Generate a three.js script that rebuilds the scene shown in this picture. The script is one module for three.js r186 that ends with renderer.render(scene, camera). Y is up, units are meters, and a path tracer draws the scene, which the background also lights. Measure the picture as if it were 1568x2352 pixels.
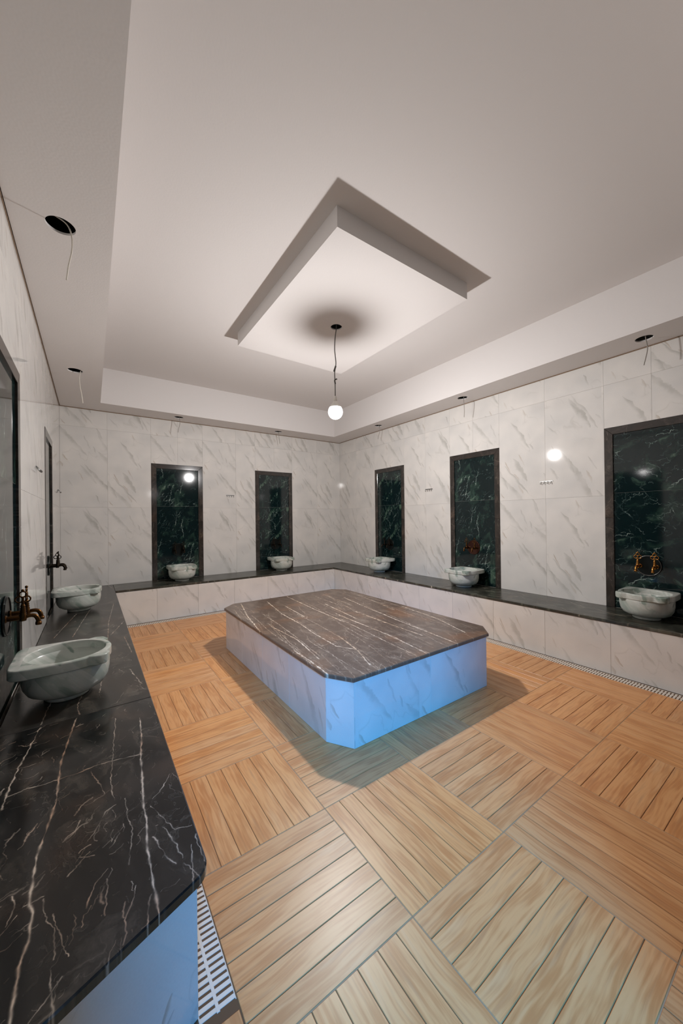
import * as THREE from 'three';
import { mergeGeometries } from 'three/addons/utils/BufferGeometryUtils.js';
import { RectAreaLightUniformsLib } from 'three/addons/lights/RectAreaLightUniformsLib.js';

// ------------------------------------------------------------------ camera, light, exposure
const scene = new THREE.Scene();
scene.background = new THREE.Color(0x05070a);
const camera = new THREE.PerspectiveCamera(2 * Math.atan(1176 / 816.74) * 180 / Math.PI, 1568 / 2352, 0.02, 60);
{
  const yaw = 0.6128, pitch = 0.003, roll = -0.012;
  const fw = new THREE.Vector3(Math.sin(yaw) * Math.cos(pitch), Math.sin(pitch), -Math.cos(yaw) * Math.cos(pitch));
  const r0 = new THREE.Vector3(Math.cos(yaw), 0, Math.sin(yaw)), u0 = new THREE.Vector3().crossVectors(r0, fw);
  const c = Math.cos(roll), s = Math.sin(roll);
  const r = r0.clone().multiplyScalar(c).addScaledVector(u0, s), u = u0.clone().multiplyScalar(c).addScaledVector(r0, -s);
  camera.quaternion.setFromRotationMatrix(new THREE.Matrix4().makeBasis(r, u, fw.clone().negate()));
  camera.position.set(0.37, 1.5, 6.568);
  camera.setViewOffset(1568, 2352, 0, -12, 1568, 2352);
}
const renderer = new THREE.WebGLRenderer({ antialias: true });
renderer.toneMapping = THREE.LinearToneMapping;
renderer.toneMappingExposure = 1.12;
renderer.shadowMap.enabled = true;
RectAreaLightUniformsLib.init();
const BULB = { x: 2.5, y: 2.63, z: 3.45, power: 12.5, color: new THREE.Color().setRGB(1.0, 0.965, 0.955) };
const DAY = { w: 1.1, h: 0.8, x: -0.75, y: 3.1, z: 9.3, strength: 205, color: new THREE.Color().setRGB(0.02, 0.385, 1.0) };

// ------------------------------------------------------------------ room measures (metres; x from the left wall, z from the back wall)
const W = 4.954, D = 6.95, BT = 0.512, SB = 0.487, HS = 3.193, HT = 3.703, NT = 2.443;

// ------------------------------------------------------------------ helpers
let seed = 7;
const rnd = () => { seed = (seed * 1664525 + 1013904223) >>> 0; return seed / 4294967296; };
const R = (a, b) => a + (b - a) * rnd();
const used = {};
function numbered(name) { used[name] = (used[name] ?? -1) + 1; return used[name] ? `${name}_${String(used[name]).padStart(3, '0')}` : name; }
function shade(o) { o.traverse(m => { if (m.isMesh) { m.castShadow = true; m.receiveShadow = true; } }); return o; }
function mesh(name, g, m, parent) { const o = new THREE.Mesh(g, m); o.name = name; parent.add(o); return o; }
function thing(name, label, category, pos = [0, 0, 0], turn = 0, group) {
  const o = new THREE.Group(); o.name = numbered(name); o.position.set(...pos); o.rotation.y = turn;
  o.userData = { label, category }; if (group) o.userData.group = group; scene.add(o); return o;
}
function structure(name, label, category) { const o = new THREE.Group(); o.name = name; o.userData = { kind: 'structure', label, category }; scene.add(o); return o; }

// convex polygon (p,q) between heights t0 and t1 with a chamfered top edge; map(p,q,t) places it, uv(p,q) textures it
function prism(poly, t0, t1, b, map, uv) {
  const n = poly.length;
  let area = 0; for (let i = 0; i < n; i++) { const [a, c] = poly[i], [d, e] = poly[(i + 1) % n]; area += a * e - d * c; }
  const P = area > 0 ? poly : [...poly].reverse();
  const inset = P.map((pt, i) => {
    const a = P[(i + n - 1) % n], c = P[(i + 1) % n];
    const e1 = [pt[0] - a[0], pt[1] - a[1]], e2 = [c[0] - pt[0], c[1] - pt[1]];
    const l1 = Math.hypot(...e1), l2 = Math.hypot(...e2);
    const n1 = [-e1[1] / l1, e1[0] / l1], n2 = [-e2[1] / l2, e2[0] / l2];
    const k = b / (1 + n1[0] * n2[0] + n1[1] * n2[1]);
    return [pt[0] + (n1[0] + n2[0]) * k, pt[1] + (n1[1] + n2[1]) * k];
  });
  const pos = [], uvs = [], c0 = P.reduce((s, p) => [s[0] + p[0] / n, s[1] + p[1] / n], [0, 0]);
  const center = new THREE.Vector3(...map(c0[0], c0[1], (t0 + t1) / 2));
  const va = new THREE.Vector3(), vb = new THREE.Vector3(), vc = new THREE.Vector3(), nn = new THREE.Vector3();
  const tri = (A, B, C) => {
    va.set(...map(...A)); vb.set(...map(...B)); vc.set(...map(...C));
    nn.crossVectors(vb.clone().sub(va), vc.clone().sub(va));
    const out = va.clone().add(vb).add(vc).divideScalar(3).sub(center).dot(nn) >= 0;
    for (const Q of out ? [A, B, C] : [A, C, B]) { pos.push(...map(...Q)); uvs.push(...uv(Q[0], Q[1], Q[2])); }
  };
  const quad = (A, B, C, E) => { tri(A, B, C); tri(A, C, E); };
  const k = b > 0 ? b : 0;
  for (let i = 0; i < n; i++) {
    const j = (i + 1) % n;
    quad([...P[i], t0], [...P[j], t0], [...P[j], t1 - k], [...P[i], t1 - k]);
    if (k) quad([...P[i], t1 - k], [...P[j], t1 - k], [...inset[j], t1], [...inset[i], t1]);
  }
  for (let i = 1; i < n - 1; i++) { const T = k ? inset : P; tri([...T[0], t1], [...T[i], t1], [...T[i + 1], t1]); tri([...P[0], t0], [...P[i], t0], [...P[i + 1], t0]); }
  const g = new THREE.BufferGeometry();
  g.setAttribute('position', new THREE.Float32BufferAttribute(pos, 3));
  g.setAttribute('uv', new THREE.Float32BufferAttribute(uvs, 2));
  g.computeVertexNormals();
  return g;
}
const rect = (a, b, c, d) => [[a, c], [b, c], [b, d], [a, d]];
const uvm = (x, y) => [x, y];
function bx(x0, x1, y0, y1, z0, z1, b = 0) { return prism(rect(x0, x1, z0, z1), y0, y1, b, (p, q, t) => [p, t, q], (p, q, t) => [p + q * 0.37, q + t]); }
function tube(pts, r, seg = 24, rad = 8, closed = false) {
  const c = new THREE.CatmullRomCurve3(pts.map(p => new THREE.Vector3(...p)), closed);
  return new THREE.TubeGeometry(c, seg, r, rad, closed);
}
const lathe = (pts, seg = 32) => new THREE.LatheGeometry(pts.map(p => new THREE.Vector2(...p)), seg);

// ------------------------------------------------------------------ noise and textures
const perm = new Uint8Array(512); { const p = [...Array(256).keys()]; for (let i = 255; i > 0; i--) { const j = Math.floor(rnd() * (i + 1)); [p[i], p[j]] = [p[j], p[i]]; } for (let i = 0; i < 512; i++) perm[i] = p[i & 255]; }
const GX = [], GY = []; for (let i = 0; i < 16; i++) { GX.push(Math.cos(i * Math.PI / 8)); GY.push(Math.sin(i * Math.PI / 8)); }
function gn(x, y) {
  const xi = Math.floor(x), yi = Math.floor(y), fx = x - xi, fy = y - yi, X = xi & 255, Y = yi & 255;
  const u = fx * fx * fx * (fx * (fx * 6 - 15) + 10), v = fy * fy * fy * (fy * (fy * 6 - 15) + 10);
  const a = perm[perm[X] + Y] & 15, b = perm[perm[X + 1] + Y] & 15, c = perm[perm[X] + Y + 1] & 15, d = perm[perm[X + 1] + Y + 1] & 15;
  const n00 = GX[a] * fx + GY[a] * fy, n10 = GX[b] * (fx - 1) + GY[b] * fy, n01 = GX[c] * fx + GY[c] * (fy - 1), n11 = GX[d] * (fx - 1) + GY[d] * (fy - 1);
  return 1.45 * (n00 + (n10 - n00) * u + (n01 - n00) * v + (n00 - n10 - n01 + n11) * u * v);
}
const fbm = (x, y, o = 4) => { let s = 0, a = 0.5; for (let i = 0; i < o; i++) { s += a * gn(x, y); x = x * 2.03 + 17.1; y = y * 2.03 + 5.7; a *= 0.5; } return s; };
const ss = (a, b, x) => { const t = Math.min(1, Math.max(0, (x - a) / (b - a))); return t * t * (3 - 2 * t); };
const mix3 = (a, b, t) => [a[0] + (b[0] - a[0]) * t, a[1] + (b[1] - a[1]) * t, a[2] + (b[2] - a[2]) * t];
function texture(w, h, fn, srgb = true) {
  const d = new Uint8Array(w * h * 4);
  for (let j = 0; j < h; j++) for (let i = 0; i < w; i++) {
    const c = fn((i + 0.5) / w, (j + 0.5) / h, i, j), k = 4 * (j * w + i);
    d[k] = Math.max(0, Math.min(255, c[0])); d[k + 1] = Math.max(0, Math.min(255, c[1])); d[k + 2] = Math.max(0, Math.min(255, c[2])); d[k + 3] = 255;
  }
  const t = new THREE.DataTexture(d, w, h, THREE.RGBAFormat);
  t.wrapS = t.wrapT = THREE.RepeatWrapping; t.magFilter = THREE.LinearFilter; t.minFilter = THREE.LinearMipmapLinearFilter; t.generateMipmaps = true;
  if (srgb) t.colorSpace = THREE.SRGBColorSpace; t.needsUpdate = true; return t;
}
// vein mask: polylines in metres drawn with a wavering width
function veins(w, h, mx, my, lines) {
  const m = new Float32Array(w * h);
  for (const { pts, width, strength, wob = 0.004 } of lines) {
    for (let i = 0; i < pts.length - 1; i++) {
      const [ax, ay] = pts[i], [bx_, by_] = pts[i + 1], L = Math.hypot(bx_ - ax, by_ - ay), n = Math.max(2, Math.ceil(L / 0.0016));
      for (let k = 0; k < n; k++) {
        const t = k / n; let x = ax + (bx_ - ax) * t, y = ay + (by_ - ay) * t;
        const f1 = gn(x * 37 + 3, y * 37), f2 = gn(x * 37 + 90, y * 37 + 50), f3 = gn(x * 22 + 11, y * 22 + 7);
        x += wob * (f1 + 0.4 * gn(x * 120, y * 120)); y += wob * (f2 + 0.4 * gn(x * 120 + 9, y * 120));
        const rw = width * (0.75 + 0.7 * f3), a = strength * Math.max(0.15, 0.8 + 0.6 * gn(x * 30, y * 30 + 40));
        const px = x / mx * w, py = y / my * h, rx = Math.max(0.8, rw / mx * w), ry = Math.max(0.8, rw / my * h);
        const soft = Math.min(1, rw / mx * w / 0.8);
        for (let jj = Math.floor(py - 2 * ry); jj <= py + 2 * ry; jj++) for (let ii = Math.floor(px - 2 * rx); ii <= px + 2 * rx; ii++) {
          if (ii < 0 || jj < 0 || ii >= w || jj >= h) continue;
          const q = ((ii - px) / rx) ** 2 + ((jj - py) / ry) ** 2, val = a * soft * Math.exp(-q * 1.6);
          const id = jj * w + ii; if (val > m[id]) m[id] = val;
        }
      }
    }
  }
  return m;
}
function crackle(n, mx, my, dir, spread, len, width, strength, turn = 0.6) {
  const out = [];
  for (let i = 0; i < n; i++) {
    let x = R(0, mx), y = R(0, my), a = dir + R(-spread, spread); const k = 3 + Math.floor(R(0, 5)), L = len * R(0.4, 1.4) / k, pts = [[x, y]];
    for (let j = 0; j < k; j++) { a += R(-turn, turn); x += Math.cos(a) * L; y += Math.sin(a) * L; pts.push([x, y]); }
    out.push({ pts, width: width * R(0.5, 1.5), strength: strength * R(0.4, 1.2), wob: 0.006 });
  }
  return out;
}
// light wall marble: 0.6 x 1.2 m porcelain print with broad grey streaks running down to the right
function lightMarble(s) {
  const ang = -1.0, ca = Math.cos(ang), sa = Math.sin(ang), list = [];
  for (let k = 0; k < 5; k++) list.push({ x: R(0, 0.6), y: R(0.05, 1.15), L: R(0.12, 0.36), w: R(0.012, 0.032), a: R(0.45, 0.9), t: R(-0.14, 0.14), c: [176, 175, 169] });
  for (let k = 0; k < 9; k++) list.push({ x: R(0, 0.6), y: R(0, 1.2), L: R(0.03, 0.09), w: R(0.005, 0.014), a: R(0.3, 0.75), t: R(-0.2, 0.2), c: rnd() < 0.4 ? [172, 158, 142] : [172, 170, 165] });
  return texture(512, 1024, (u, v) => {
    const x = u * 0.6, y = v * 1.2, X = x + s * 3.1, Y = y + s * 1.7;
    const wx = 0.03 * fbm(X * 6 + 31, Y * 6, 3), wy = 0.03 * fbm(X * 6, Y * 6 + 77, 3), ed = fbm(X * 22, Y * 22, 3);
    let c = mix3([230, 227, 222], [213, 212, 209], 0.5 + fbm(X * 3, Y * 3 + 20, 3));
    for (const q of list) {
      const dx = x - q.x + wx, dy = y - q.y + wy, c2 = Math.cos(ang + q.t), s2 = Math.sin(ang + q.t), l = (dx * c2 + dy * s2) / q.L;
      if (Math.abs(l) > 1.15) continue;
      const wd = q.w * Math.pow(Math.max(0, 1 - l * l / 1.3), 0.8), t = (-dx * s2 + dy * c2) / (wd + 0.002) + 0.7 * ed;
      const val = ss(-1.5, 0.5, t) * ss(1.15, 0.8, t) * (0.55 + 0.45 * gn(X * 9 + q.x * 50, Y * 9));
      c = mix3(c, q.c, Math.min(1, q.a * val));
    }
    const n = X * -sa + Y * ca, d = X * ca + Y * sa, rid = Math.pow(1 - Math.min(1, Math.abs(fbm(n * 4 + 40 + wx * 12, d * 1.5, 3)) * 2.1), 30) * ss(0.1, 0.4, gn(X * 3 + 60, Y * 3));
    c = mix3(c, [172, 169, 162], 0.22 * rid);
    const g = 2.5 * gn(X * 160, Y * 160); return [c[0] + g, c[1] + g, c[2] + g];
  });
}
const cm = l => l.map(p => [p[0] / 100, p[1] / 100]);
// dark bench marble; veins found on the slab are laid where they run
function darkMarble(w, h, mx, my, lines, o = {}) {
  const m = veins(w, h, mx, my, lines), ox = o.ox || 0;
  const A = o.base || [38, 36, 34], B = o.cloud || [74, 66, 58], C = o.warm || [88, 66, 52], V = o.vein || [214, 200, 184], V2 = o.vein2 || [186, 150, 124];
  return texture(w, h, (u, v, i, j) => {
    const x = u * mx + ox, y = v * my + ox * 1.3;
    const q = fbm(x * 5, y * 4, 5), q2 = fbm(x * 9 + 40 + q, y * 6 + q * 2, 4), q3 = fbm(x * 2.2 + 70, y * 2.2, 3);
    let c = mix3(A, B, ss(-0.15, 0.55, q2 + 0.3 * q)); c = mix3(c, C, (o.warmth ?? 0.6) * ss(0.05, 0.45, q3));
    const rid = Math.pow(1 - Math.min(1, Math.abs(fbm(x * 7 + 3 * q, y * 4.5 + 9, 5)) * 2.4), 22) * ss(0.0, 0.4, gn(x * 4, y * 4 + 8));
    c = mix3(c, [150, 140, 128], 0.45 * rid);
    const t = Math.min(1, m[j * w + i]); c = mix3(c, mix3(V, V2, ss(-0.1, 0.5, gn(x * 5 + 20, y * 3))), t);
    const g = 4 * gn(x * 190, y * 190); return [c[0] + g, c[1] + g, c[2] + g];
  });
}
function greenMarble(s) {
  const dir = [1.05, 1.25, 0.25][s], w = 512, h = 1024;
  const m = veins(w, h, 0.66, 1.32, [...crackle(26, 0.66, 1.32, dir, 0.35, 0.34, 0.0042, 1.0), ...crackle(60, 0.66, 1.32, dir, 0.6, 0.12, 0.003, 0.9), ...crackle(170, 0.66, 1.32, dir + 0.4, 1.3, 0.035, 0.0022, 0.8)].map(l => ({ ...l, wob: 0.014 })));
  return texture(w, h, (u, v, i, j) => {
    const x = u * 0.66 + s * 2.3, y = v * 1.32 + s * 4.1, X = x * Math.cos(dir) + y * Math.sin(dir), Y = -x * Math.sin(dir) + y * Math.cos(dir);
    const w1 = fbm(X * 3, Y * 3, 4), w2 = fbm(X * 3 + 50, Y * 3 + 9, 4), cl = fbm(X * 2.2 + w1 * 1.2, Y * 4.5 + w2 * 1.2, 5);
    let c = mix3([13, 30, 32], [40, 62, 54], ss(-0.05, 0.4, cl)); c = mix3(c, [92, 114, 98], 0.8 * ss(0.2, 0.5, cl + 0.3 * w1));
    const t = Math.min(1, m[j * w + i]) * ss(-0.35, 0.15, fbm(x * 4 + 9, y * 4, 3)); c = mix3(c, [186, 198, 188], 0.9 * t);
    const g = 3 * gn(x * 170, y * 170); return [c[0] + g, c[1] + g, c[2] + g];
  });
}
const woodTex = texture(1024, 512, (u, v) => {
  const x = u * 0.615, row = Math.floor(v * 5), y = v * 0.44, o = row * 7.3;
  const w = 0.012 * gn(x * 5 + o, y * 8), gr = fbm(x * 5 + o, (y + w) * 90 + o, 4), st = fbm(x * 2.2 + o * 2, (y + w) * 28 + o, 3), cl = fbm(x * 4 + o, y * 14 + 9 + o, 3);
  let c = mix3([226, 168, 112], [202, 138, 84], ss(-0.3, 0.45, gr * 0.7 + cl * 0.7)); c = mix3(c, [168, 128, 96], 0.4 * ss(0.1, 0.5, st)); c = mix3(c, [226, 190, 150], 0.28 * ss(0.1, 0.5, -st));
  return c;
});
const plasterBump = texture(512, 512, (u, v) => { const g = 128 + 80 * fbm(u * 8, v * 8, 4) + 25 * gn(u * 90, v * 90); return [g, g, g]; }, false);

// ------------------------------------------------------------------ materials
const M = {};
const std = o => new THREE.MeshStandardMaterial(o);
M.plaster = std({ color: new THREE.Color().setRGB(0.74, 0.715, 0.70), roughness: 0.9, bumpMap: plasterBump, bumpScale: 0.0012 });
M.lobby = std({ color: 0x5a544c, roughness: 0.9 });
M.plasterRaw = std({ color: 0x6e6559, roughness: 0.95 });
M.wallTile = [0, 1, 2].map(s => std({ map: lightMarble(s), roughness: 0.055 }));
M.joint = std({ color: 0xcfc9c0, roughness: 0.9 });
M.frame = std({ map: darkMarble(256, 1024, 0.5, 2, crackle(26, 0.5, 2, Math.PI / 2, 0.4, 0.4, 0.0012, 0.8), { ox: 5, base: [50, 46, 43], cloud: [78, 70, 64], warmth: 0.5 }), roughness: 0.12 });
M.green = [0, 1, 2].map(s => std({ map: greenMarble(s), roughness: 0.06 }));
M.grout = std({ color: 0xa78d70, roughness: 0.9 });
M.groove = std({ color: 0x6b5038, roughness: 0.9 });
M.wood = [[1, 0.98, 0.95], [0.95, 0.93, 0.92], [1.0, 0.93, 0.82], [0.88, 0.88, 0.9], [0.97, 1.0, 1.06]].map(c => std({ map: woodTex, color: new THREE.Color().setRGB(...c), roughness: 0.36 }));
M.white = std({ color: 0xe4dbcf, roughness: 0.4 });
M.channel = std({ color: 0x2c2a27, roughness: 0.9 });
M.bowl = std({ map: texture(512, 512, (u, v) => { const a = fbm(u * 6, v * 6, 4), b = fbm(u * 3 + 30 + a, v * 3, 4); let c = mix3([214, 216, 209], [170, 181, 172], ss(-0.2, 0.4, b)); c = mix3(c, [126, 144, 133], 0.7 * ss(0.2, 0.4, a + 0.4 * b)); return c; }), roughness: 0.22 });
M.bronze = std({ color: 0x5e4226, metalness: 1, roughness: 0.34 });
M.darkBronze = std({ color: 0x2a241d, metalness: 1, roughness: 0.4 });
M.gold = std({ color: 0xb98243, metalness: 1, roughness: 0.25 });
M.plate = std({ color: 0x1e2322, metalness: 0.7, roughness: 0.28 });
M.copper = std({ color: 0x4f332b, metalness: 0.8, roughness: 0.4 });
M.steel = std({ color: 0x8a8a88, metalness: 1, roughness: 0.3 });
M.cable = std({ color: 0xd8d2c6, roughness: 0.6 });
M.cableGrey = std({ color: 0x97918a, roughness: 0.6 });
M.tape = std({ color: 0x55524e, roughness: 0.6 });
M.mortar = std({ color: 0x8a7460, roughness: 0.95 });

// ------------------------------------------------------------------ structure: floor
const PLAT = { x0: 1.63, x1: 3.386, z0: 2.221, z1: 4.733, h: 0.467, c: 0.15 };
const floor = structure('floor', 'wood-look porcelain tile floor in basket weave blocks', 'floor');
mesh('screed', bx(-0.2, W + 0.2, -0.16, -0.0025, -0.2, D + 0.2), M.groove, floor);
{
  const T = 0.615, g = 0.0016, planks = [], lat = [];
  const drains = [[0.62, 0.733, 0.63, 5.48], [0.62, 4.36, 0.63, 0.765], [4.235, 4.36, 0.63, D]];
  for (let ix = -2; ix < 7; ix++) for (let iz = -8; iz < 4; iz++) {
    const x0 = 0.73 + T * ix, z0 = 5.0 + T * iz, along = (ix + iz) % 2 === 0, tone = Math.floor(rnd() * 5);
    for (let k = 0; k < 7; k++) {
      const a0 = k * T / 7, a1 = (k + 1) * T / 7, e = 0.0011;
      let r = along ? [x0 + g, x0 + T - g, z0 + a0 + (k ? e : g), z0 + a1 - (k < 6 ? e : g)] : [x0 + a0 + (k ? e : g), x0 + a1 - (k < 6 ? e : g), z0 + g, z0 + T - g];
      // cut at the walls, drains and benches
      const lim = z0 + T < 5.5 ? [0.733, 4.235, 0.765, D] : [0.0, 4.235, 0.765, D];
      let [p0, p1, q0, q1] = [Math.max(r[0], lim[0]), Math.min(r[1], lim[1]), Math.max(r[2], lim[2]), Math.min(r[3], lim[3])];
      if (ix >= 0) p0 = Math.max(p0, 0.733);
      if (p0 < 0.733 && q0 < 5.48) { if (q1 <= 5.49) continue; q0 = 5.482; }
      const tn = rnd() < 0.35 ? Math.floor(rnd() * 5) : tone, row = Math.floor(rnd() * 5), fl = rnd() < 0.5;
      if (p1 - p0 < 0.012 || q1 - q0 < 0.012) continue;
      if (p0 > PLAT.x0 + 0.03 && p1 < PLAT.x1 - 0.03 && q0 > PLAT.z0 + 0.2 && q1 < PLAT.z1 - 0.03) continue;
      const uv = (x, z) => { let u = along ? (x - x0) / T : (z - z0) / T, v = along ? (z - z0 - a0) : (x - x0 - a0); if (fl) u = 1 - u; return [u, (row + v / (T / 7)) / 5]; };
      const geo = prism(rect(p0, p1, q0, q1), -0.006, 0, 0.0016, (p, q, t) => [p, t, q], uv);
      const d = Math.hypot((p0 + p1) / 2 - 0.37, (q0 + q1) / 2 - 6.57), ang = Math.atan2((p0 + p1) / 2 - 0.37, 6.57 - (q0 + q1) / 2) - 0.6128;
      planks.push({ geo, tn, key: d + (Math.abs(ang) > 0.95 ? 50 : 0) });
    }
  }
  planks.sort((a, b) => a.key - b.key);
  planks.slice(0, 300).forEach(p => mesh('plank', p.geo, M.wood[p.tn], floor));
  for (let t = 0; t < 5; t++) {
    const rest = planks.slice(300).filter(p => p.tn === t).map(p => p.geo);
    if (rest.length) mesh('far_plank', mergeGeometries(rest), M.wood[t], floor).userData.kind = 'stuff';
  }
  for (let ix = 0; ix < 7; ix++) { const x = 0.73 + T * ix; if (x > 0.74 && x < 4.2) lat.push(bx(x - 0.0016, x + 0.0016, -0.004, -0.0012, 0.765, D)); }
  for (let iz = -6; iz < 4; iz++) { const z = 5 + T * iz; if (z < D) lat.push(bx(0.735, 4.235, -0.004, -0.0012, z - 0.0016, z + 0.0016)); }
  mesh('grout', mergeGeometries(lat), M.grout, floor);
}

// ------------------------------------------------------------------ structure: tiled walls
// frames of reference: s runs along the wall, n out of the wall into the room
const mapA = (s, y, n) => [s, y, n], mapB = (s, y, n) => [W - n, y, s], mapL = (s, y, n) => [n, y, s], mapR = (s, y, n) => [s, y, D - n];
let tileNo = 0;
function tiles(parent, map, cols, rows, niches, flip, mats = M.wallTile) {
  for (let i = 0; i < cols.length - 1; i++) for (let j = 0; j < rows.length - 1; j++) {
    const a = cols[i], b = cols[i + 1]; let y0 = rows[j], y1 = rows[j + 1];
    if (niches.some(n => a > n[0] - 0.02 && b < n[1] + 0.02)) { if (y1 <= NT + 0.01) continue; y0 = Math.max(y0, NT); }
    const v = (i * 2 + j + tileNo) % 3; const oy = rows[j + 1] - rows[j] < 1 ? R(0, 0.8) : 0;
    const uv = (s, y) => [(flip ? b - s : s - a) / 0.6, (y - rows[j] + oy) / 1.2];
    mesh('wall_tile', prism(rect(a + 0.0005, b - 0.0005, y0 + 0.0005, y1 - 0.0005), -0.012, 0, 0.0007, map, uv), mats[v], parent);
    tileNo++;
  }
}
const rows = [BT, 1.712, 2.912, 3.184];
const nichesA = [[1.178, 1.99], [2.961, 3.754]], nichesB = [[1.209, 2.011], [3.006, 3.829], [5.048, 5.86]], nichesL = [[1.22, 2.02], [3.54, 4.40]];
const wallA = structure('wall_back', 'white marble tiled back wall', 'wall');
mesh('backing', bx(-0.3, W + 0.3, 0, 3.95, -0.25, -0.0125), M.joint, wallA);
tiles(wallA, mapA, [0, 0.58, 1.178, 1.584, 1.99, 2.585, 2.961, 3.357, 3.754, 4.354, W], rows, nichesA, false);
const wallB = structure('wall_right', 'white marble tiled right wall', 'wall');
mesh('backing', bx(W + 0.0125, W + 0.25, 0, 3.95, -0.0125, D + 0.2), M.joint, wallB);
tiles(wallB, mapB, [0, 0.609, 1.209, 1.61, 2.011, 2.51, 3.006, 3.418, 3.829, 4.43, 5.048, 5.454, 5.86, 6.46, D], rows, nichesB, false);
const wallL = structure('wall_left', 'white marble tiled left wall', 'wall');
mesh('backing', bx(-0.25, -0.0125, 0, 3.95, -0.0125, D + 0.2), M.joint, wallL);
tiles(wallL, mapL, [0, 0.61, 1.22, 1.62, 2.02, 2.6, 3.07, 3.54, 3.97, 4.40, 5.0, 5.6, 6.2, D], rows, nichesL, true);
tiles(wallL, mapL, [5.7, 6.3, D], [0, BT], [], true);
// rear wall with the doorway to the entry lobby
const DOOR = { x0: 0.1, x1: 1.25, h: 2.15 };
const wallR = structure('wall_rear', 'dark marble clad rear wall with doorway', 'wall');
mesh('backing', mergeGeometries([bx(-0.25, DOOR.x0, 0, 3.95, D + 0.0125, D + 0.15), bx(DOOR.x1, W + 0.25, 0, 3.95, D + 0.0125, D + 0.15), bx(DOOR.x0, DOOR.x1, DOOR.h, 3.95, D + 0.0125, D + 0.15)]), M.joint, wallR);
tiles(wallR, mapR, [DOOR.x1, 1.7, 2.18, 2.78, 3.38, 3.98, 4.4, W], [0, 1.2, 2.15, 3.184], [], true, [M.frame, M.frame, M.frame]);
tiles(wallR, mapR, [DOOR.x0, DOOR.x1], [2.15, 3.184], [], true, [M.frame, M.frame, M.frame]);
// entry lobby behind the doorway, daylit through a blue-tinted window
const lobby = structure('wall_entry', 'plain plaster lobby beyond the doorway', 'wall');
mesh('lobby_wall', mergeGeometries([bx(-2.0, -1.85, 0, 3.75, D + 0.15, 9.5), bx(1.5, 1.65, 0, 3.75, D + 0.15, 9.5),
  bx(-2, DAY.x - DAY.w / 2, 0, 3.75, 9.35, 9.5), bx(DAY.x + DAY.w / 2, 1.65, 0, 3.75, 9.35, 9.5), bx(DAY.x - DAY.w / 2, DAY.x + DAY.w / 2, 0, DAY.y - DAY.h / 2, 9.35, 9.5), bx(DAY.x - DAY.w / 2, DAY.x + DAY.w / 2, DAY.y + DAY.h / 2, 3.75, 9.35, 9.5),
  bx(-2, -0.25, 0, 3.75, D + 0.0125, D + 0.15)]), M.lobby, lobby);
mesh('lobby_ceiling', bx(-2, 1.65, 3.75, 3.85, D + 0.15, 9.5), M.lobby, lobby);
mesh('lobby_floor', bx(-2, 1.65, -0.1, 0, D + 0.2, 9.5), M.groove, lobby);
{
  const win = structure('window_1', 'blue-tinted lobby window', 'window');
  const x0 = DAY.x - DAY.w / 2, x1 = DAY.x + DAY.w / 2, y0 = DAY.y - DAY.h / 2, y1 = DAY.y + DAY.h / 2;
  mesh('pane', bx(x0, x1, y0, y1, 9.42, 9.43), std({ color: 0x000000, emissive: DAY.color, emissiveIntensity: 3 }), win);
  const fr = std({ color: 0x3c3f42, roughness: 0.5 });
  mesh('window_frame', mergeGeometries([bx(x0, x0 + 0.05, y0, y1, 9.36, 9.44), bx(x1 - 0.05, x1, y0, y1, 9.36, 9.44), bx(x0, x1, y0, y0 + 0.05, 9.36, 9.44), bx(x0, x1, y1 - 0.05, y1, 9.36, 9.44)]), fr, win);
  const l = new THREE.RectAreaLight(DAY.color, DAY.strength, DAY.w, DAY.h); l.position.set(DAY.x, DAY.y, 9.355); l.lookAt(DAY.x, DAY.y, 0); l.name = 'window_daylight'; scene.add(l);
}

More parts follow.
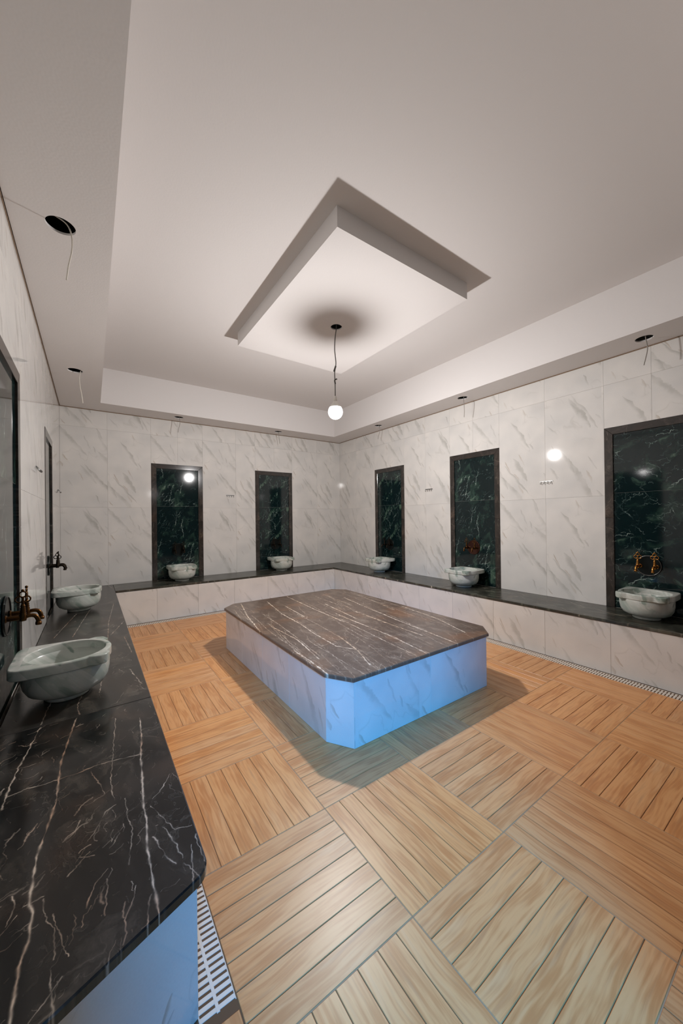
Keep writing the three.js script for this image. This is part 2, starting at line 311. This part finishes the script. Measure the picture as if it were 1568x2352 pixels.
// ------------------------------------------------------------------ structure: ceiling (soffit ring, tray, hung panel)
const HOLES = [[0.24, 3.994], [0.235, 1.6], [1.559, 0.247], [3.346, 0.235], [4.701, 1.62], [4.71, 3.43], [4.73, 5.46]];
const SL = 0.49, SA = 0.442, SR = W - 0.44, SD = D - 0.44;
const ceiling = structure('ceiling', 'white plaster tray ceiling with soffit and hung centre panel', 'ceiling');
{
  const sh = new THREE.Shape([[0.008, 0.008], [W - 0.008, 0.008], [W - 0.008, D - 0.008], [0.008, D - 0.008]].map(p => new THREE.Vector2(...p)));
  sh.holes.push(new THREE.Path([[SL, SA], [SL, SD], [SR, SD], [SR, SA]].map(p => new THREE.Vector2(...p))));
  for (const [x, z] of HOLES) { const h = new THREE.Path(); h.absarc(x, z, 0.07, 0, Math.PI * 2, true); sh.holes.push(h); }
  const g = new THREE.ExtrudeGeometry(sh, { depth: 0.0125, bevelEnabled: false, curveSegments: 32 }); g.rotateX(Math.PI / 2); g.translate(0, HS + 0.0125, 0);
  mesh('soffit', g, M.plaster, ceiling);
  mesh('fascia', mergeGeometries([bx(SL - 0.0125, SL, HS + 0.0126, HT, SA, SD), bx(SR, SR + 0.0125, HS + 0.0126, HT, SA, SD), bx(SL - 0.0125, SR + 0.0125, HS + 0.0126, HT, SA - 0.0125, SA), bx(SL - 0.0125, SR + 0.0125, HS + 0.0126, HT, SD, SD + 0.0125)]), M.plaster, ceiling);
  mesh('tray', bx(SL - 0.02, SR + 0.02, HT, HT + 0.02, SA - 0.02, SD + 0.02), M.plaster, ceiling);
  mesh('roof_slab', bx(-0.25, W + 0.25, 3.9, 4.1, -0.25, D + 0.2), M.plasterRaw, ceiling);
  const X0 = 1.80, X1 = 3.283, Z0 = 2.45, Z1 = 4.525, HB = 3.55;
  const s2 = new THREE.Shape(rect(X0, X1, Z0, Z1).map(p => new THREE.Vector2(...p))); const hp = new THREE.Path(); hp.absarc(2.535, 3.435, 0.06, 0, Math.PI * 2, true); s2.holes.push(hp);
  const g2 = new THREE.ExtrudeGeometry(s2, { depth: 0.0125, bevelEnabled: false, curveSegments: 32 }); g2.rotateX(Math.PI / 2); g2.translate(0, HB + 0.0125, 0);
  const dp = mesh('hung_panel', g2, M.plaster, ceiling);
  mesh('panel_side', mergeGeometries([bx(X0, X0 + 0.0125, HB + 0.0126, HT, Z0 + 0.0125, Z1 - 0.0125), bx(X1 - 0.0125, X1, HB + 0.0126, HT, Z0 + 0.0125, Z1 - 0.0125), bx(X0, X1, HB + 0.0126, HT, Z0, Z0 + 0.0125), bx(X0, X1, HB + 0.0126, HT, Z1 - 0.0125, Z1)]), M.plaster, ceiling);
}
// rough mortar line where tile meets soffit
{
  const t = structure('trim_1', 'rough mortar line along the top of the wall tiles', 'trim');
  mesh('mortar_line', mergeGeometries([bx(-0.01, 0.004, 3.184, 3.2, 0, D), bx(0, W, 3.184, 3.2, -0.01, 0.004), bx(W - 0.004, W + 0.01, 3.184, 3.2, 0, D)]), M.mortar, t);
}

// ------------------------------------------------------------------ niches (framed green marble panels)
function niche(map, a, b, variant, label, flip) {
  const t = thing('marble_niche', label, 'wall panel', [0, 0, 0], 0, 'green marble niches'), f = 0.078, F0 = -0.012, F1 = 0.004;
  const uvp = (o) => (s, y) => [((flip ? b - s : s - a) + o) / 0.66, (y - BT + o) / 1.32];
  const y2 = 1.735;
  mesh('panel', prism(rect(a + f - 0.004, b - f + 0.004, BT, y2 - 0.0006), -0.0124, -0.0105, 0, map, uvp(0)), M.green[variant], t);
  mesh('panel', prism(rect(a + f - 0.004, b - f + 0.004, y2 + 0.0006, NT - f + 0.004), -0.0124, -0.0105, 0, map, uvp(0.31)), M.green[variant], t);
  const ys = 1.47, uf = (o) => (s, y) => [s / 0.5 + o, y / 2 + o], us = (s, y) => [y / 0.5, s / 2];
  for (const [p, q, o] of [[a, a + f, 0.1], [b - f, b, 0.45]]) {
    mesh('frame', prism(rect(p, q, BT, ys - 0.0005), F0, F1, 0.002, map, uf(o)), M.frame, t);
    const up = p === a ? [[a, ys + 0.0005], [a + f, ys + 0.0005], [a + f, NT - f], [a, NT]] : [[b - f, ys + 0.0005], [b, ys + 0.0005], [b, NT], [b - f, NT - f]];
    mesh('frame', prism(up, F0, F1, 0.002, map, uf(o + 0.2)), M.frame, t);
  }
  mesh('frame', prism([[a, NT], [a + f, NT - f], [b - f, NT - f], [b, NT]], F0, F1, 0.002, map, us), M.frame, t);
  return t;
}
niche(mapA, ...nichesA[0], 0, 'green marble niche on the back wall nearer the left wall, mirroring the bulb');
niche(mapA, ...nichesA[1], 1, 'green marble niche on the back wall nearer the far corner');
niche(mapB, ...nichesB[0], 1, 'narrow-looking green marble niche on the right wall next to the far corner');
niche(mapB, ...nichesB[1], 0, 'middle green marble niche on the right wall, with the coppery plate');
niche(mapB, ...nichesB[2], 2, 'large dark green marble niche at the right edge, with gold taps');
niche(mapL, ...nichesL[0], 1, 'sharply foreshortened niche on the left wall near the back corner', true);
niche(mapL, ...nichesL[1], 0, 'dark niche at the left edge behind the nearest stone basin', true);

// ------------------------------------------------------------------ benches
const Lv = [[[56,452],[55,470],[53,486],[52,502],[51,515],[51,524],[50,533],[50,540],[50,546],[50,551],[50,557],[50,558],[49,560],[47,561]],[[30,433],[28,450],[26,470],[26,483],[26,495],[25,503],[24,511],[23,518],[23,524],[23,529],[23,534],[24,537],[24,541],[24,545],[23,550],[23,553],[23,556],[23,561]],[[16,433],[14,451],[12,466],[11,481],[11,489]],[[11,482],[16,481],[22,482],[26,482],[32,482],[37,481],[45,482],[54,484]],[[46,445],[44,473],[42,497],[43,507]],[[43,509],[40,511],[38,516],[36,520],[35,521]],[[36,484],[39,495],[40,501]],[[46,508],[46,518],[47,524],[46,530],[45,537]],[[53,517],[56,526],[58,532],[63,534]],[[52,531],[54,540],[56,545]],[[55,529],[57,537],[58,544]],[[61,541],[60,548],[59,552],[59,556]],[[58,546],[60,550],[61,554]],[[46,545],[45,549],[43,553],[43,557],[42,559]],[[40,538],[39,549]],[[49,550],[48,554],[47,559]],[[22,534],[24,534],[26,534]],[[26,535],[27,542],[29,545],[29,553]],[[28,541],[30,547],[31,552],[32,554]],[[24,540],[20,541]],[[19,529],[20,533],[19,538]],[[21,536],[18,540]],[[29,555],[29,558],[29,559],[30,565]],[[31,558],[29,560],[26,563]],[[40,535],[37,538],[35,544]],[[37,528],[33,526]],[[33,510],[32,514],[29,517]],[[61,504],[58,510],[54,514]],[[63,538],[63,549]]];
const Lf = [[[32,405],[30,417],[31,430]],[[23,182],[10,268]],[[36,159],[23,274]],[[50,288],[62,247]],[[59,301],[61,346]],[[44,356],[40,408]],[[57,380],[61,410]],[[58,150],[50,240],[46,330]],[[12,300],[20,380],[16,430]]];
const Pv = [[[186,229],[172,289],[163,345]],[[216,239],[206,300],[204,347],[200,380],[198,418],[206,433]],[[249,227],[244,307],[242,367]],[[224,272],[220,326]],[[253,336],[251,396],[250,432],[244,472]],[[305,279],[294,351],[288,398],[280,474]],[[275,342],[273,413],[273,442]],[[332,356],[324,416],[308,462]],[[214,398],[206,436],[196,463]],[[166,406],[166,432],[164,460]],[[267,293],[259,366]],[[178,340],[180,386],[173,432]]];
const JZ = 4.315, off = (l, x, z) => l.map(([a, b]) => [a - x, b - z]);
M.benchNear = std({ map: darkMarble(1024, 2048, 0.72, 1.44, [
  ...Lv.map((l, i) => ({ pts: off(cm(l), 0, JZ), width: i === 0 ? 0.0052 : i === 1 ? 0.0052 : i < 4 ? 0.004 : 0.0026, strength: i < 3 ? 1.1 : 0.9, wob: i < 2 ? 0.0018 : 0.004 })),
  ...crackle(150, 0.72, 1.44, 1.9, 0.5, 0.06, 0.0014, 0.7), ...crackle(80, 0.45, 1.35, 2.2, 0.6, 0.06, 0.0026, 0.8), ...crackle(260, 0.72, 1.44, 1.6, 1.6, 0.014, 0.0011, 0.6)], { base: [27, 28, 28], cloud: [68, 64, 59], warm: [76, 57, 46], ox: 0 }), roughness: 0.13 });
M.benchFar = std({ map: darkMarble(512, 2048, 0.72, 3.8, [
  ...Lf.map((l, i) => ({ pts: off(cm(l), 0, 0.515), width: 0.004, strength: 0.9, wob: 0.004 })), ...crackle(60, 0.72, 3.8, 1.6, 0.7, 0.16, 0.002, 0.55)], { base: [48, 46, 43], cloud: [80, 76, 69], warmth: 0.3, ox: 3 }), roughness: 0.24 });
M.benchLong = std({ map: darkMarble(512, 2048, 0.66, 2.6, [...crackle(26, 0.66, 2.6, 1.5, 0.25, 0.7, 0.003, 0.7), ...crackle(70, 0.66, 2.6, 1.5, 0.8, 0.12, 0.002, 0.5)], { base: [52, 53, 47], cloud: [98, 98, 87], warmth: 0.25, ox: 8 }), roughness: 0.26 });
M.platTop = std({ map: darkMarble(1024, 1468, 1.756, 2.512, [
  ...Pv.map((l, i) => ({ pts: off(cm(l), PLAT.x0, PLAT.z0), width: 0.0075, strength: 1.1, wob: 0.005 })), ...crackle(46, 1.756, 2.3, 1.72, 0.06, 1.1, 0.0042, 0.85, 0.06), ...crackle(60, 1.756, 2.512, 1.68, 0.2, 0.5, 0.003, 0.6, 0.3), ...crackle(230, 1.756, 2.512, 1.7, 1.0, 0.07, 0.002, 0.45),
  ...crackle(120, 0.9, 0.9, 1.7, 1.2, 0.09, 0.003, 0.55).map(l => ({ ...l, pts: l.pts.map(([a, b]) => [a, b + 1.65]) }))], { base: [98, 82, 71], cloud: [122, 106, 92], warm: [136, 98, 72], warmth: 0.6, ox: 12, vein: [236, 218, 196], vein2: [216, 186, 154] }), roughness: 0.3 });
const GLUE = std({ color: 0x6f5846, roughness: 0.9 });

function frontTiles(parent, map, joints, y1) {
  for (let i = 0; i < joints.length - 1; i++) {
    const a = joints[i], b = joints[i + 1]; const o = R(0, 0.6);
    mesh('front_tile', prism(rect(a + 0.0008, b - 0.0008, 0.001, y1), -0.012, 0, 0.0012, map, (s, y) => [(s - a) / 0.6, y / 1.2 + o]), M.wallTile[(i + tileNo++) % 3], parent);
  }
}
{ // left bench
  const t = thing('stone_bench', 'black veined marble bench along the left wall, ending in a rounded corner', 'bench', [0, 0, 0], 0, 'marble benches along the walls');
  const arc = []; for (let i = 0; i <= 8; i++) { const a = i / 8 * 1.22; arc.push([0.577 + 0.06 * Math.cos(a), 5.475 + 0.06 * Math.sin(a)]); }
  mesh('slab', prism([[0.001, JZ], [0.637, JZ], ...arc, [0.30, 5.645], [0.001, 5.745]], SB, BT, 0.004, (p, q, h) => [p, h, q], (p, q) => [p / 0.72, (q - JZ) / 1.44]), M.benchNear, t);
  mesh('slab', prism(rect(0.001, 0.637, 0.002, JZ - 0.0015), SB, BT, 0.004, (p, q, h) => [p, h, q], (p, q) => [p / 0.72, (q - 0.515) / 3.8]), M.benchFar, t);
  mesh('core', prism([[0.001, 0.625], [0.605, 0.625], [0.605, 5.40], [0.001, 5.60]], 0, SB - 0.004, 0, (p, q, h) => [p, h, q], uvm), M.joint, t);
  frontTiles(t, (s, y, n) => [0.618 + n, y, s], [0.627, 1.26, 1.86, 2.46, 3.06, 3.66, 4.26, 4.86, 5.42], SB - 0.006);
  const dx = -0.617, dz = 0.205, L = Math.hypot(dx, dz), ux = dx / L, uz = dz / L;
  mesh('end_tile', prism(rect(0, L, 0.001, SB - 0.006), 0, 0.012, 0.001, (s, y, n) => [0.618 + ux * s + uz * n, y, 5.42 + uz * s - ux * n], (s, y) => [s / 0.6, y / 1.2 + 0.3]), M.wallTile[1], t);
}
{ // back bench
  const t = thing('stone_bench', 'dark marble bench running below the back wall', 'bench', [0, 0, 0], 0, 'marble benches along the walls');
  mesh('slab', prism(rect(0.639, W - 0.606, 0.002, 0.623), SB, BT, 0.004, (p, q, h) => [p, h, q], (p, q) => [q / 0.66, p / 2.6]), M.benchLong, t);
  mesh('core', bx(0.63, 4.362, 0, SB - 0.004, 0.001, 0.613), M.joint, t);
  mesh('bedding', bx(0.64, 4.34, SB - 0.0055, SB - 0.0005, 0.35, 0.61), GLUE, t);
  frontTiles(t, (s, y, n) => [s, y, 0.626 + n], [0.6195, 1.164, 1.751, 2.33, 2.93, 3.53, 4.13, 4.3595], SB - 0.006);
}
{ // right bench
  const t = thing('stone_bench', 'dark marble bench running below the right wall', 'bench', [0, 0, 0], 0, 'marble benches along the walls');
  mesh('slab', prism(rect(W - 0.604, W - 0.001, 0.002, 3.3), SB, BT, 0.004, (p, q, h) => [p, h, q], (p, q) => [p / 0.66, q / 2.6]), M.benchLong, t);
  mesh('slab', prism(rect(W - 0.604, W - 0.001, 3.3015, D - 0.002), SB, BT, 0.004, (p, q, h) => [p, h, q], (p, q) => [p / 0.66 + 0.3, q / 2.6 + 0.37]), M.benchLong, t);
  mesh('core', bx(W - 0.59, W - 0.001, 0, SB - 0.004, 0.001, D - 0.002), M.joint, t);
  mesh('bedding', bx(W - 0.592, W - 0.3, SB - 0.0055, SB - 0.0005, 0.62, D - 0.01), GLUE, t);
  frontTiles(t, (s, y, n) => [W - 0.604 + 0.012 - n - 0.002, y, s], [0.627, 1.08, 1.68, 2.28, 2.88, 3.48, 4.08, 4.68, 5.275, 5.875, 6.475, D - 0.003], SB - 0.006);
}

// ------------------------------------------------------------------ drains
function drain(label, len, width, pitch, map, single) {
  const t = thing('drain_grate', label, 'drain', [0, 0, 0], 0, 'white slotted floor drains');
  const G = (s0, s1, w0, w1, y0 = -0.012, y1 = -0.001) => prism(rect(s0, s1, w0, w1), y0, y1, 0.0008, map, uvm);
  mesh('channel', G(0, len, 0, width, -0.02, -0.0185), M.channel, t);
  mesh('rail', G(0, len, 0.001, 0.005), M.white, t); mesh('rail', G(0, len, width - 0.004, width - 0.001), M.white, t); mesh('spine', G(0, len, width / 2 - 0.005, width / 2 + 0.005), M.white, t);
  const rest = [], n = Math.floor(len / pitch);
  for (let i = 0; i < n; i++) {
    const s = (i + 0.5) * pitch, g = G(s - pitch * 0.31, s + pitch * 0.31, 0.004, width - 0.003, -0.012, -0.0015);
    if (single(s)) mesh('slat', g, M.white, t); else rest.push(g);
  }
  if (rest.length) mesh('far_slats', mergeGeometries(rest), M.white, t).userData.kind = 'stuff';
}
drain('white slotted drain beside the left bench, broad in the foreground', 4.68, 0.112, 0.0222, (s, w, y) => [0.619 + w, y, 5.452 - s], s => s < 3.4);
drain('white slotted drain at the foot of the back bench', 3.48, 0.122, 0.0222, (s, w, y) => [0.745 + s, y, 0.64 + w], () => false);
drain('white slotted drain at the foot of the right bench', 6.15, 0.118, 0.0222, (s, w, y) => [4.353 - w, y, 0.775 + s], s => s > 4.2 && s < 5.4);
{
  const t = thing('drain_end', 'dark open end of the drain channel beside the left bench', 'drain');
  mesh('channel_end', bx(0.62, 0.731, -0.02, -0.008, 5.453, 5.481), M.channel, t);
}

// ------------------------------------------------------------------ central heated platform
{
  const t = thing('marble_platform', 'low octagonal marble platform in the middle of the floor', 'platform');
  const oct = (i, c) => [[PLAT.x0 + i + c, PLAT.z0 + i], [PLAT.x1 - i - c, PLAT.z0 + i], [PLAT.x1 - i, PLAT.z0 + i + c], [PLAT.x1 - i, PLAT.z1 - i - c], [PLAT.x1 - i - c, PLAT.z1 - i], [PLAT.x0 + i + c * 0.75, PLAT.z1 - i], [PLAT.x0 + i, PLAT.z1 - i - c * 1.2], [PLAT.x0 + i, PLAT.z0 + i + c]];
  mesh('top_slab', prism(oct(0, PLAT.c), PLAT.h - 0.026, PLAT.h, 0.005, (p, q, h) => [p, h, q], (p, q) => [(p - PLAT.x0) / 1.756, (q - PLAT.z0) / 2.512]), M.platTop, t);
  const o = oct(0.028, PLAT.c - 0.012);
  mesh('core', prism(o, 0, PLAT.h - 0.027, 0, (p, q, h) => [p, h, q], uvm), M.joint, t);
  for (let i = 0; i < 8; i++) {
    const [ax, az] = o[i], [cx, cz] = o[(i + 1) % 8], L = Math.hypot(cx - ax, cz - az), ux = (cx - ax) / L, uz = (cz - az) / L, nx = uz, nz = -ux;
    const n = Math.max(1, Math.round(L / 0.6));
    for (let k = 0; k < n; k++) {
      const a = L * k / n, b = L * (k + 1) / n, of = R(0, 0.6), e0 = k === 0 ? -0.004 : 0.0008, e1 = k === n - 1 ? -0.004 : 0.0008;
      mesh('side_tile', prism(rect(a + e0, b - e1, 0.001, PLAT.h - 0.028), 0, 0.011, 0.001, (s, y, d) => [ax + ux * s + nx * d, y, az + uz * s + nz * d], (s, y) => [(b - s) / 0.6, y / 1.2 + of]), M.wallTile[(i + k) % 3], t);
    }
  }
}

// ------------------------------------------------------------------ stone basins
function rimRadius(a) { // a measured from the front (+z)
  let x = Math.sin(a), z = Math.cos(a), r = 0.214;
  if (z < 0) r = 1 / Math.pow(Math.pow(Math.abs(x) / 0.214, 7) + Math.pow(Math.abs(z) / 0.238, 7), 1 / 7);
  for (const c of [-Math.PI / 4, Math.PI / 4]) {
    let d = Math.atan2(Math.sin(a - c), Math.cos(a - c)) / 0.24;
    if (Math.abs(d) < 1) r += 0.044 * Math.pow(1 - d * d, 0.35) * (0.93 + 0.09 * Math.cos(d * Math.PI * 2));
  }
  return r;
}
function rings(list, seg = 72, cap0 = true, cap1 = true) {
  const pos = [], uv = [], idx = [];
  list.forEach(([f, y]) => { for (let i = 0; i <= seg; i++) { const a = i / seg * Math.PI * 2, r = typeof f === 'function' ? f(a) : f; pos.push(r * Math.sin(a), y, r * Math.cos(a)); uv.push(r * Math.sin(a) * 1.6 + y, r * Math.cos(a) * 1.6 + y * 1.2); } });
  for (let k = 0; k < list.length - 1; k++) for (let i = 0; i < seg; i++) { const p = k * (seg + 1) + i, q = p + seg + 1; idx.push(p, p + 1, q + 1, p, q + 1, q); }
  const g = new THREE.BufferGeometry(); g.setAttribute('position', new THREE.Float32BufferAttribute(pos, 3)); g.setAttribute('uv', new THREE.Float32BufferAttribute(uv, 2)); g.setIndex(idx); g.computeVertexNormals(); return g;
}
const footG = rings([[0.001, 0], [0.102, 0], [0.106, 0.006], [0.106, 0.02], [0.1, 0.026], [0.09, 0.034], [0.001, 0.034]]);
const bodyG = rings([[0.001, 0.03], [0.1, 0.028], [0.145, 0.036], [0.178, 0.056], [0.196, 0.088], [0.204, 0.13], [0.205, 0.17], [0.205, 0.205], [0.182, 0.205], [0.18, 0.17], [0.168, 0.12], [0.14, 0.08], [0.09, 0.06], [0.001, 0.055]]);
const rr = (d) => a => rimRadius(a) + d;
const rimG = rings([[0.182, 0.197], [0.2, 0.197], [rr(-0.006), 0.193], [rr(0), 0.198], [rr(0), 0.238], [rr(-0.003), 0.244], [rr(-0.009), 0.247], [0.192, 0.247], [0.187, 0.245], [0.184, 0.24], [0.182, 0.22], [0.182, 0.197]]);
const basinSpots = [
  [[0.25, BT, 3.985], Math.PI / 2, 'nearest stone basin, large on the left bench, its inside in view'],
  [[0.25, BT, 1.62], Math.PI / 2, 'smaller grey stone basin on the left bench near the back corner'],
  [[1.584, BT, 0.27], 0, 'stone basin on the back bench nearer the left wall'],
  [[3.372, BT, 0.262], 0, 'stone basin on the back bench nearer the far corner'],
  [[W - 0.262, BT, 1.61], -Math.PI / 2, 'smallest-looking stone basin on the right bench next to the far corner'],
  [[W - 0.262, BT, 3.42], -Math.PI / 2, 'white stone basin on the right bench below the coppery plate'],
  [[W - 0.255, BT, 5.455], -Math.PI / 2, 'stone basin at the right edge below the gold taps']];
for (const [p, a, label] of basinSpots) {
  const t = thing('stone_basin', label, 'basin', p, a, 'marble basins on the benches');
  mesh('foot', footG, M.bowl, t); mesh('bowl', bodyG, M.bowl, t); mesh('rim', rimG, M.bowl, t);
}

// ------------------------------------------------------------------ taps on round plates
const plateG = lathe([[0.001, 0], [0.104, 0], [0.107, 0.004], [0.104, 0.009], [0.098, 0.011], [0.092, 0.008], [0.001, 0.007]], 40); plateG.rotateX(Math.PI / 2);
const plateRing = new THREE.TorusGeometry(0.099, 0.0035, 8, 48); plateRing.translate(0, 0, 0.01);
const tapBody = mergeGeometries([tube([[0, 0, 0.006], [0, 0, 0.04], [0, 0, 0.08]], 0.0135, 6, 12), lathe([[0.001, -0.018], [0.014, -0.018], [0.017, -0.006], [0.017, 0.012], [0.013, 0.018], [0.0145, 0.024], [0.011, 0.03], [0.0135, 0.036], [0.0105, 0.042], [0.0125, 0.048], [0.009, 0.054], [0.0115, 0.06], [0.007, 0.07], [0.001, 0.074]], 16).translate(0, 0, 0.08), new THREE.SphereGeometry(0.02, 16, 12).scale(1, 1, 0.5).translate(0, 0, 0.012)].map(g => { const q = g.index ? g.toNonIndexed() : g; return q; }));
const spoutG = mergeGeometries([tube([[0, 0, 0.085], [0, 0.006, 0.105], [0, 0.002, 0.128], [0, -0.02, 0.141], [0, -0.036, 0.143]], 0.0105, 20, 12).toNonIndexed(), lathe([[0.001, -0.012], [0.0135, -0.012], [0.0145, -0.004], [0.0125, 0.006], [0.001, 0.006]], 16).translate(0, -0.036, 0.143).toNonIndexed()]);
const handleG = mergeGeometries([new THREE.TorusGeometry(0.016, 0.0036, 8, 20).translate(-0.015, 0.096, 0), new THREE.TorusGeometry(0.016, 0.0036, 8, 20).translate(0.015, 0.096, 0), new THREE.TorusGeometry(0.0145, 0.0036, 8, 20).translate(0, 0.122, 0), new THREE.SphereGeometry(0.0075, 10, 8).translate(0, 0.142, 0), new THREE.CylinderGeometry(0.0055, 0.007, 0.034, 10).translate(0, 0.082, 0), new THREE.SphereGeometry(0.007, 10, 8).translate(0, 0.104, 0)].map(g => g.toNonIndexed()));
function tapSet(pos, turn, plateMat, tapMat, label) {
  const t = thing('tap_set', label, 'taps', pos, turn, 'paired taps on round plates');
  mesh('plate', plateG, plateMat, t); mesh('plate_ring', plateRing, tapMat === M.gold ? M.steel : plateMat, t);
  for (const s of [-1, 1]) {
    const b = mesh('tap', tapBody, tapMat, t); b.position.set(0.066 * s, -0.005, 0); if (s > 0) b.rotation.z = 0;
    mesh('spout', spoutG, tapMat, b); const h = mesh('handle', handleG, tapMat, b); h.position.z = 0.08; if (pos[0] < 0 && s < 0) h.rotation.y = Math.PI / 2;
  }
}
tapSet([-0.0105, 1.0, 3.985], Math.PI / 2, M.plate, M.bronze, 'bronze pair of taps at the left edge above the nearest basin');
tapSet([-0.0105, 1.03, 1.64], Math.PI / 2, M.plate, M.darkBronze, 'small dark pair of taps on the left wall near the back corner');
tapSet([1.584, 1.0, -0.0105], 0, M.plate, M.darkBronze, 'taps in the back wall niche nearer the left wall');
tapSet([3.372, 1.0, -0.0105], 0, M.plate, M.darkBronze, 'taps in the back wall niche nearer the far corner');
tapSet([W + 0.0105, 1.0, 1.61], -Math.PI / 2, M.plate, M.darkBronze, 'taps in the right wall niche next to the far corner');
tapSet([W + 0.0105, 1.05, 3.405], -Math.PI / 2, M.copper, M.bronze, 'taps on a coppery plate in the middle niche of the right wall');
tapSet([W + 0.0105, 0.985, 5.41], -Math.PI / 2, M.plate, M.gold, 'gold taps on a dark round plate at the right edge');

// ------------------------------------------------------------------ hook rails
const hookG = tube([[0, 0, 0.006], [0, -0.012, 0.012], [0, -0.028, 0.014], [0, -0.032, 0.024], [0, -0.022, 0.03]], 0.0028, 14, 6);
const railG = bx(-0.075, 0.075, -0.006, 0.006, 0, 0.006, 0.001);
for (const [p, a, label] of [[[2.475, 1.95, 0], 0, 'hook rail between the two niches of the back wall'], [[W, 1.965, 2.58], -Math.PI / 2, 'hook rail on the right wall between its two far niches'], [[W, 1.925, 4.44], -Math.PI / 2, 'hook rail on the right wall below the bulb reflection'], [[0, 1.957, 2.65], Math.PI / 2, 'hook rail on the left wall between its niches'], [[0, 1.935, 0.3], Math.PI / 2, 'hook rail on the left wall beside the back corner']]) {
  const t = thing('hook_rail', label, 'hooks', p, a, 'metal hook rails on the walls');
  mesh('rail', railG, M.steel, t); for (const x of [-0.06, -0.02, 0.02, 0.06]) mesh('hook', hookG, M.steel, t).position.x = x;
}

// ------------------------------------------------------------------ loose cables hanging from the soffit holes
const cableNames = ['long pale cable hanging from the nearest soffit hole above the left wall', 'pale cable hanging from the soffit hole in the back left corner', 'thin cable hanging from the soffit above the back niche nearer the left wall', 'thin cable hanging from the soffit above the back niche nearer the far corner', 'thin cable hanging from the soffit above the right wall niche next to the far corner', 'cable hanging from the soffit above the middle niche of the right wall', 'cable hanging from the soffit at the right edge above the gold taps'];
const cableLen = [0.3, 0.36, 0.26, 0.24, 0.26, 0.28, 0.27];
HOLES.forEach(([x, z], i) => {
  const L = cableLen[i], dx = i < 2 ? 0.045 : 0.01, dz = i < 2 ? -0.01 : 0.01, y = HS + 0.012, k = i % 2 ? -1 : 1;
  const t = thing('hanging_cable', cableNames[i], 'cable', [x, y, z], 0, 'loose cables for missing spotlights');
  mesh('cable', tube([[dx - 0.09 * k, 0.05, dz], [dx - 0.02 * k, 0.02, dz], [dx, -0.02, dz], [dx + 0.006 * k, -L * 0.4, dz + 0.01], [dx - 0.012 * k, -L * 0.75, dz], [dx - 0.022 * k, -L, dz - 0.012]], 0.0042, 30, 6), i < 2 ? M.cable : M.cableGrey, t);
});

// ------------------------------------------------------------------ pendant bulb
{
  const t = thing('pendant_bulb', 'bare glowing bulb hanging on a taped wire from the ceiling', 'lamp', [BULB.x, BULB.y, BULB.z]);
  const r = 0.078, base = std({ color: 0xd9d4cc, roughness: 0.5 });
  mesh('wire', tube([[0.036, 0.98, -0.012], [0.03, 0.9, -0.01], [0.018, 0.84, -0.006], [0.004, 0.76, 0], [-0.002, 0.66, 0.002], [0.006, 0.6, 0], [0.012, 0.52, 0.002], [0.004, 0.46, 0], [-0.004, 0.42, 0], [0.0, 0.3, 0], [0, 0.16, 0]], 0.005, 60, 6), M.tape, t);
  mesh('tape', tube([[-0.012, 0.43, 0], [-0.002, 0.46, 0.002], [0.01, 0.49, 0]], 0.009, 8, 6), M.tape, t);
  mesh('tape', tube([[0.002, 0.3, 0], [-0.003, 0.34, 0], [0.02, 0.355, 0.004]], 0.008, 8, 6), M.tape, t);
  mesh('socket', lathe([[0.001, 0.17], [0.012, 0.168], [0.02, 0.155], [0.022, 0.12], [0.022, 0.112], [0.001, 0.112]], 20), base, t);
  mesh('heat_sink', lathe([[0.001, 0.114], [0.024, 0.114], [0.03, 0.098], [0.046, 0.076], [0.058, 0.058], [0.0635, 0.048], [0.0635, 0.045], [0.001, 0.045]], 28), base, t);
  const prof = []; for (let i = 0; i <= 24; i++) { const a = -Math.PI / 2 + i / 24 * 2.17; prof.push([Math.max(0.001, r * Math.cos(a)), r * Math.sin(a)]); }
  mesh('bulb', lathe(prof, 32), std({ color: 0xffffff, emissive: new THREE.Color(1, 0.98, 0.96), emissiveIntensity: 5 }), t);
  const l = new THREE.PointLight(BULB.color, BULB.power, 0, 2); l.castShadow = true; l.shadow.radius = 2.75; l.shadow.mapSize.set(2048, 2048); l.name = 'bulb_light'; t.add(l);
}

shade(scene);
renderer.render(scene, camera);
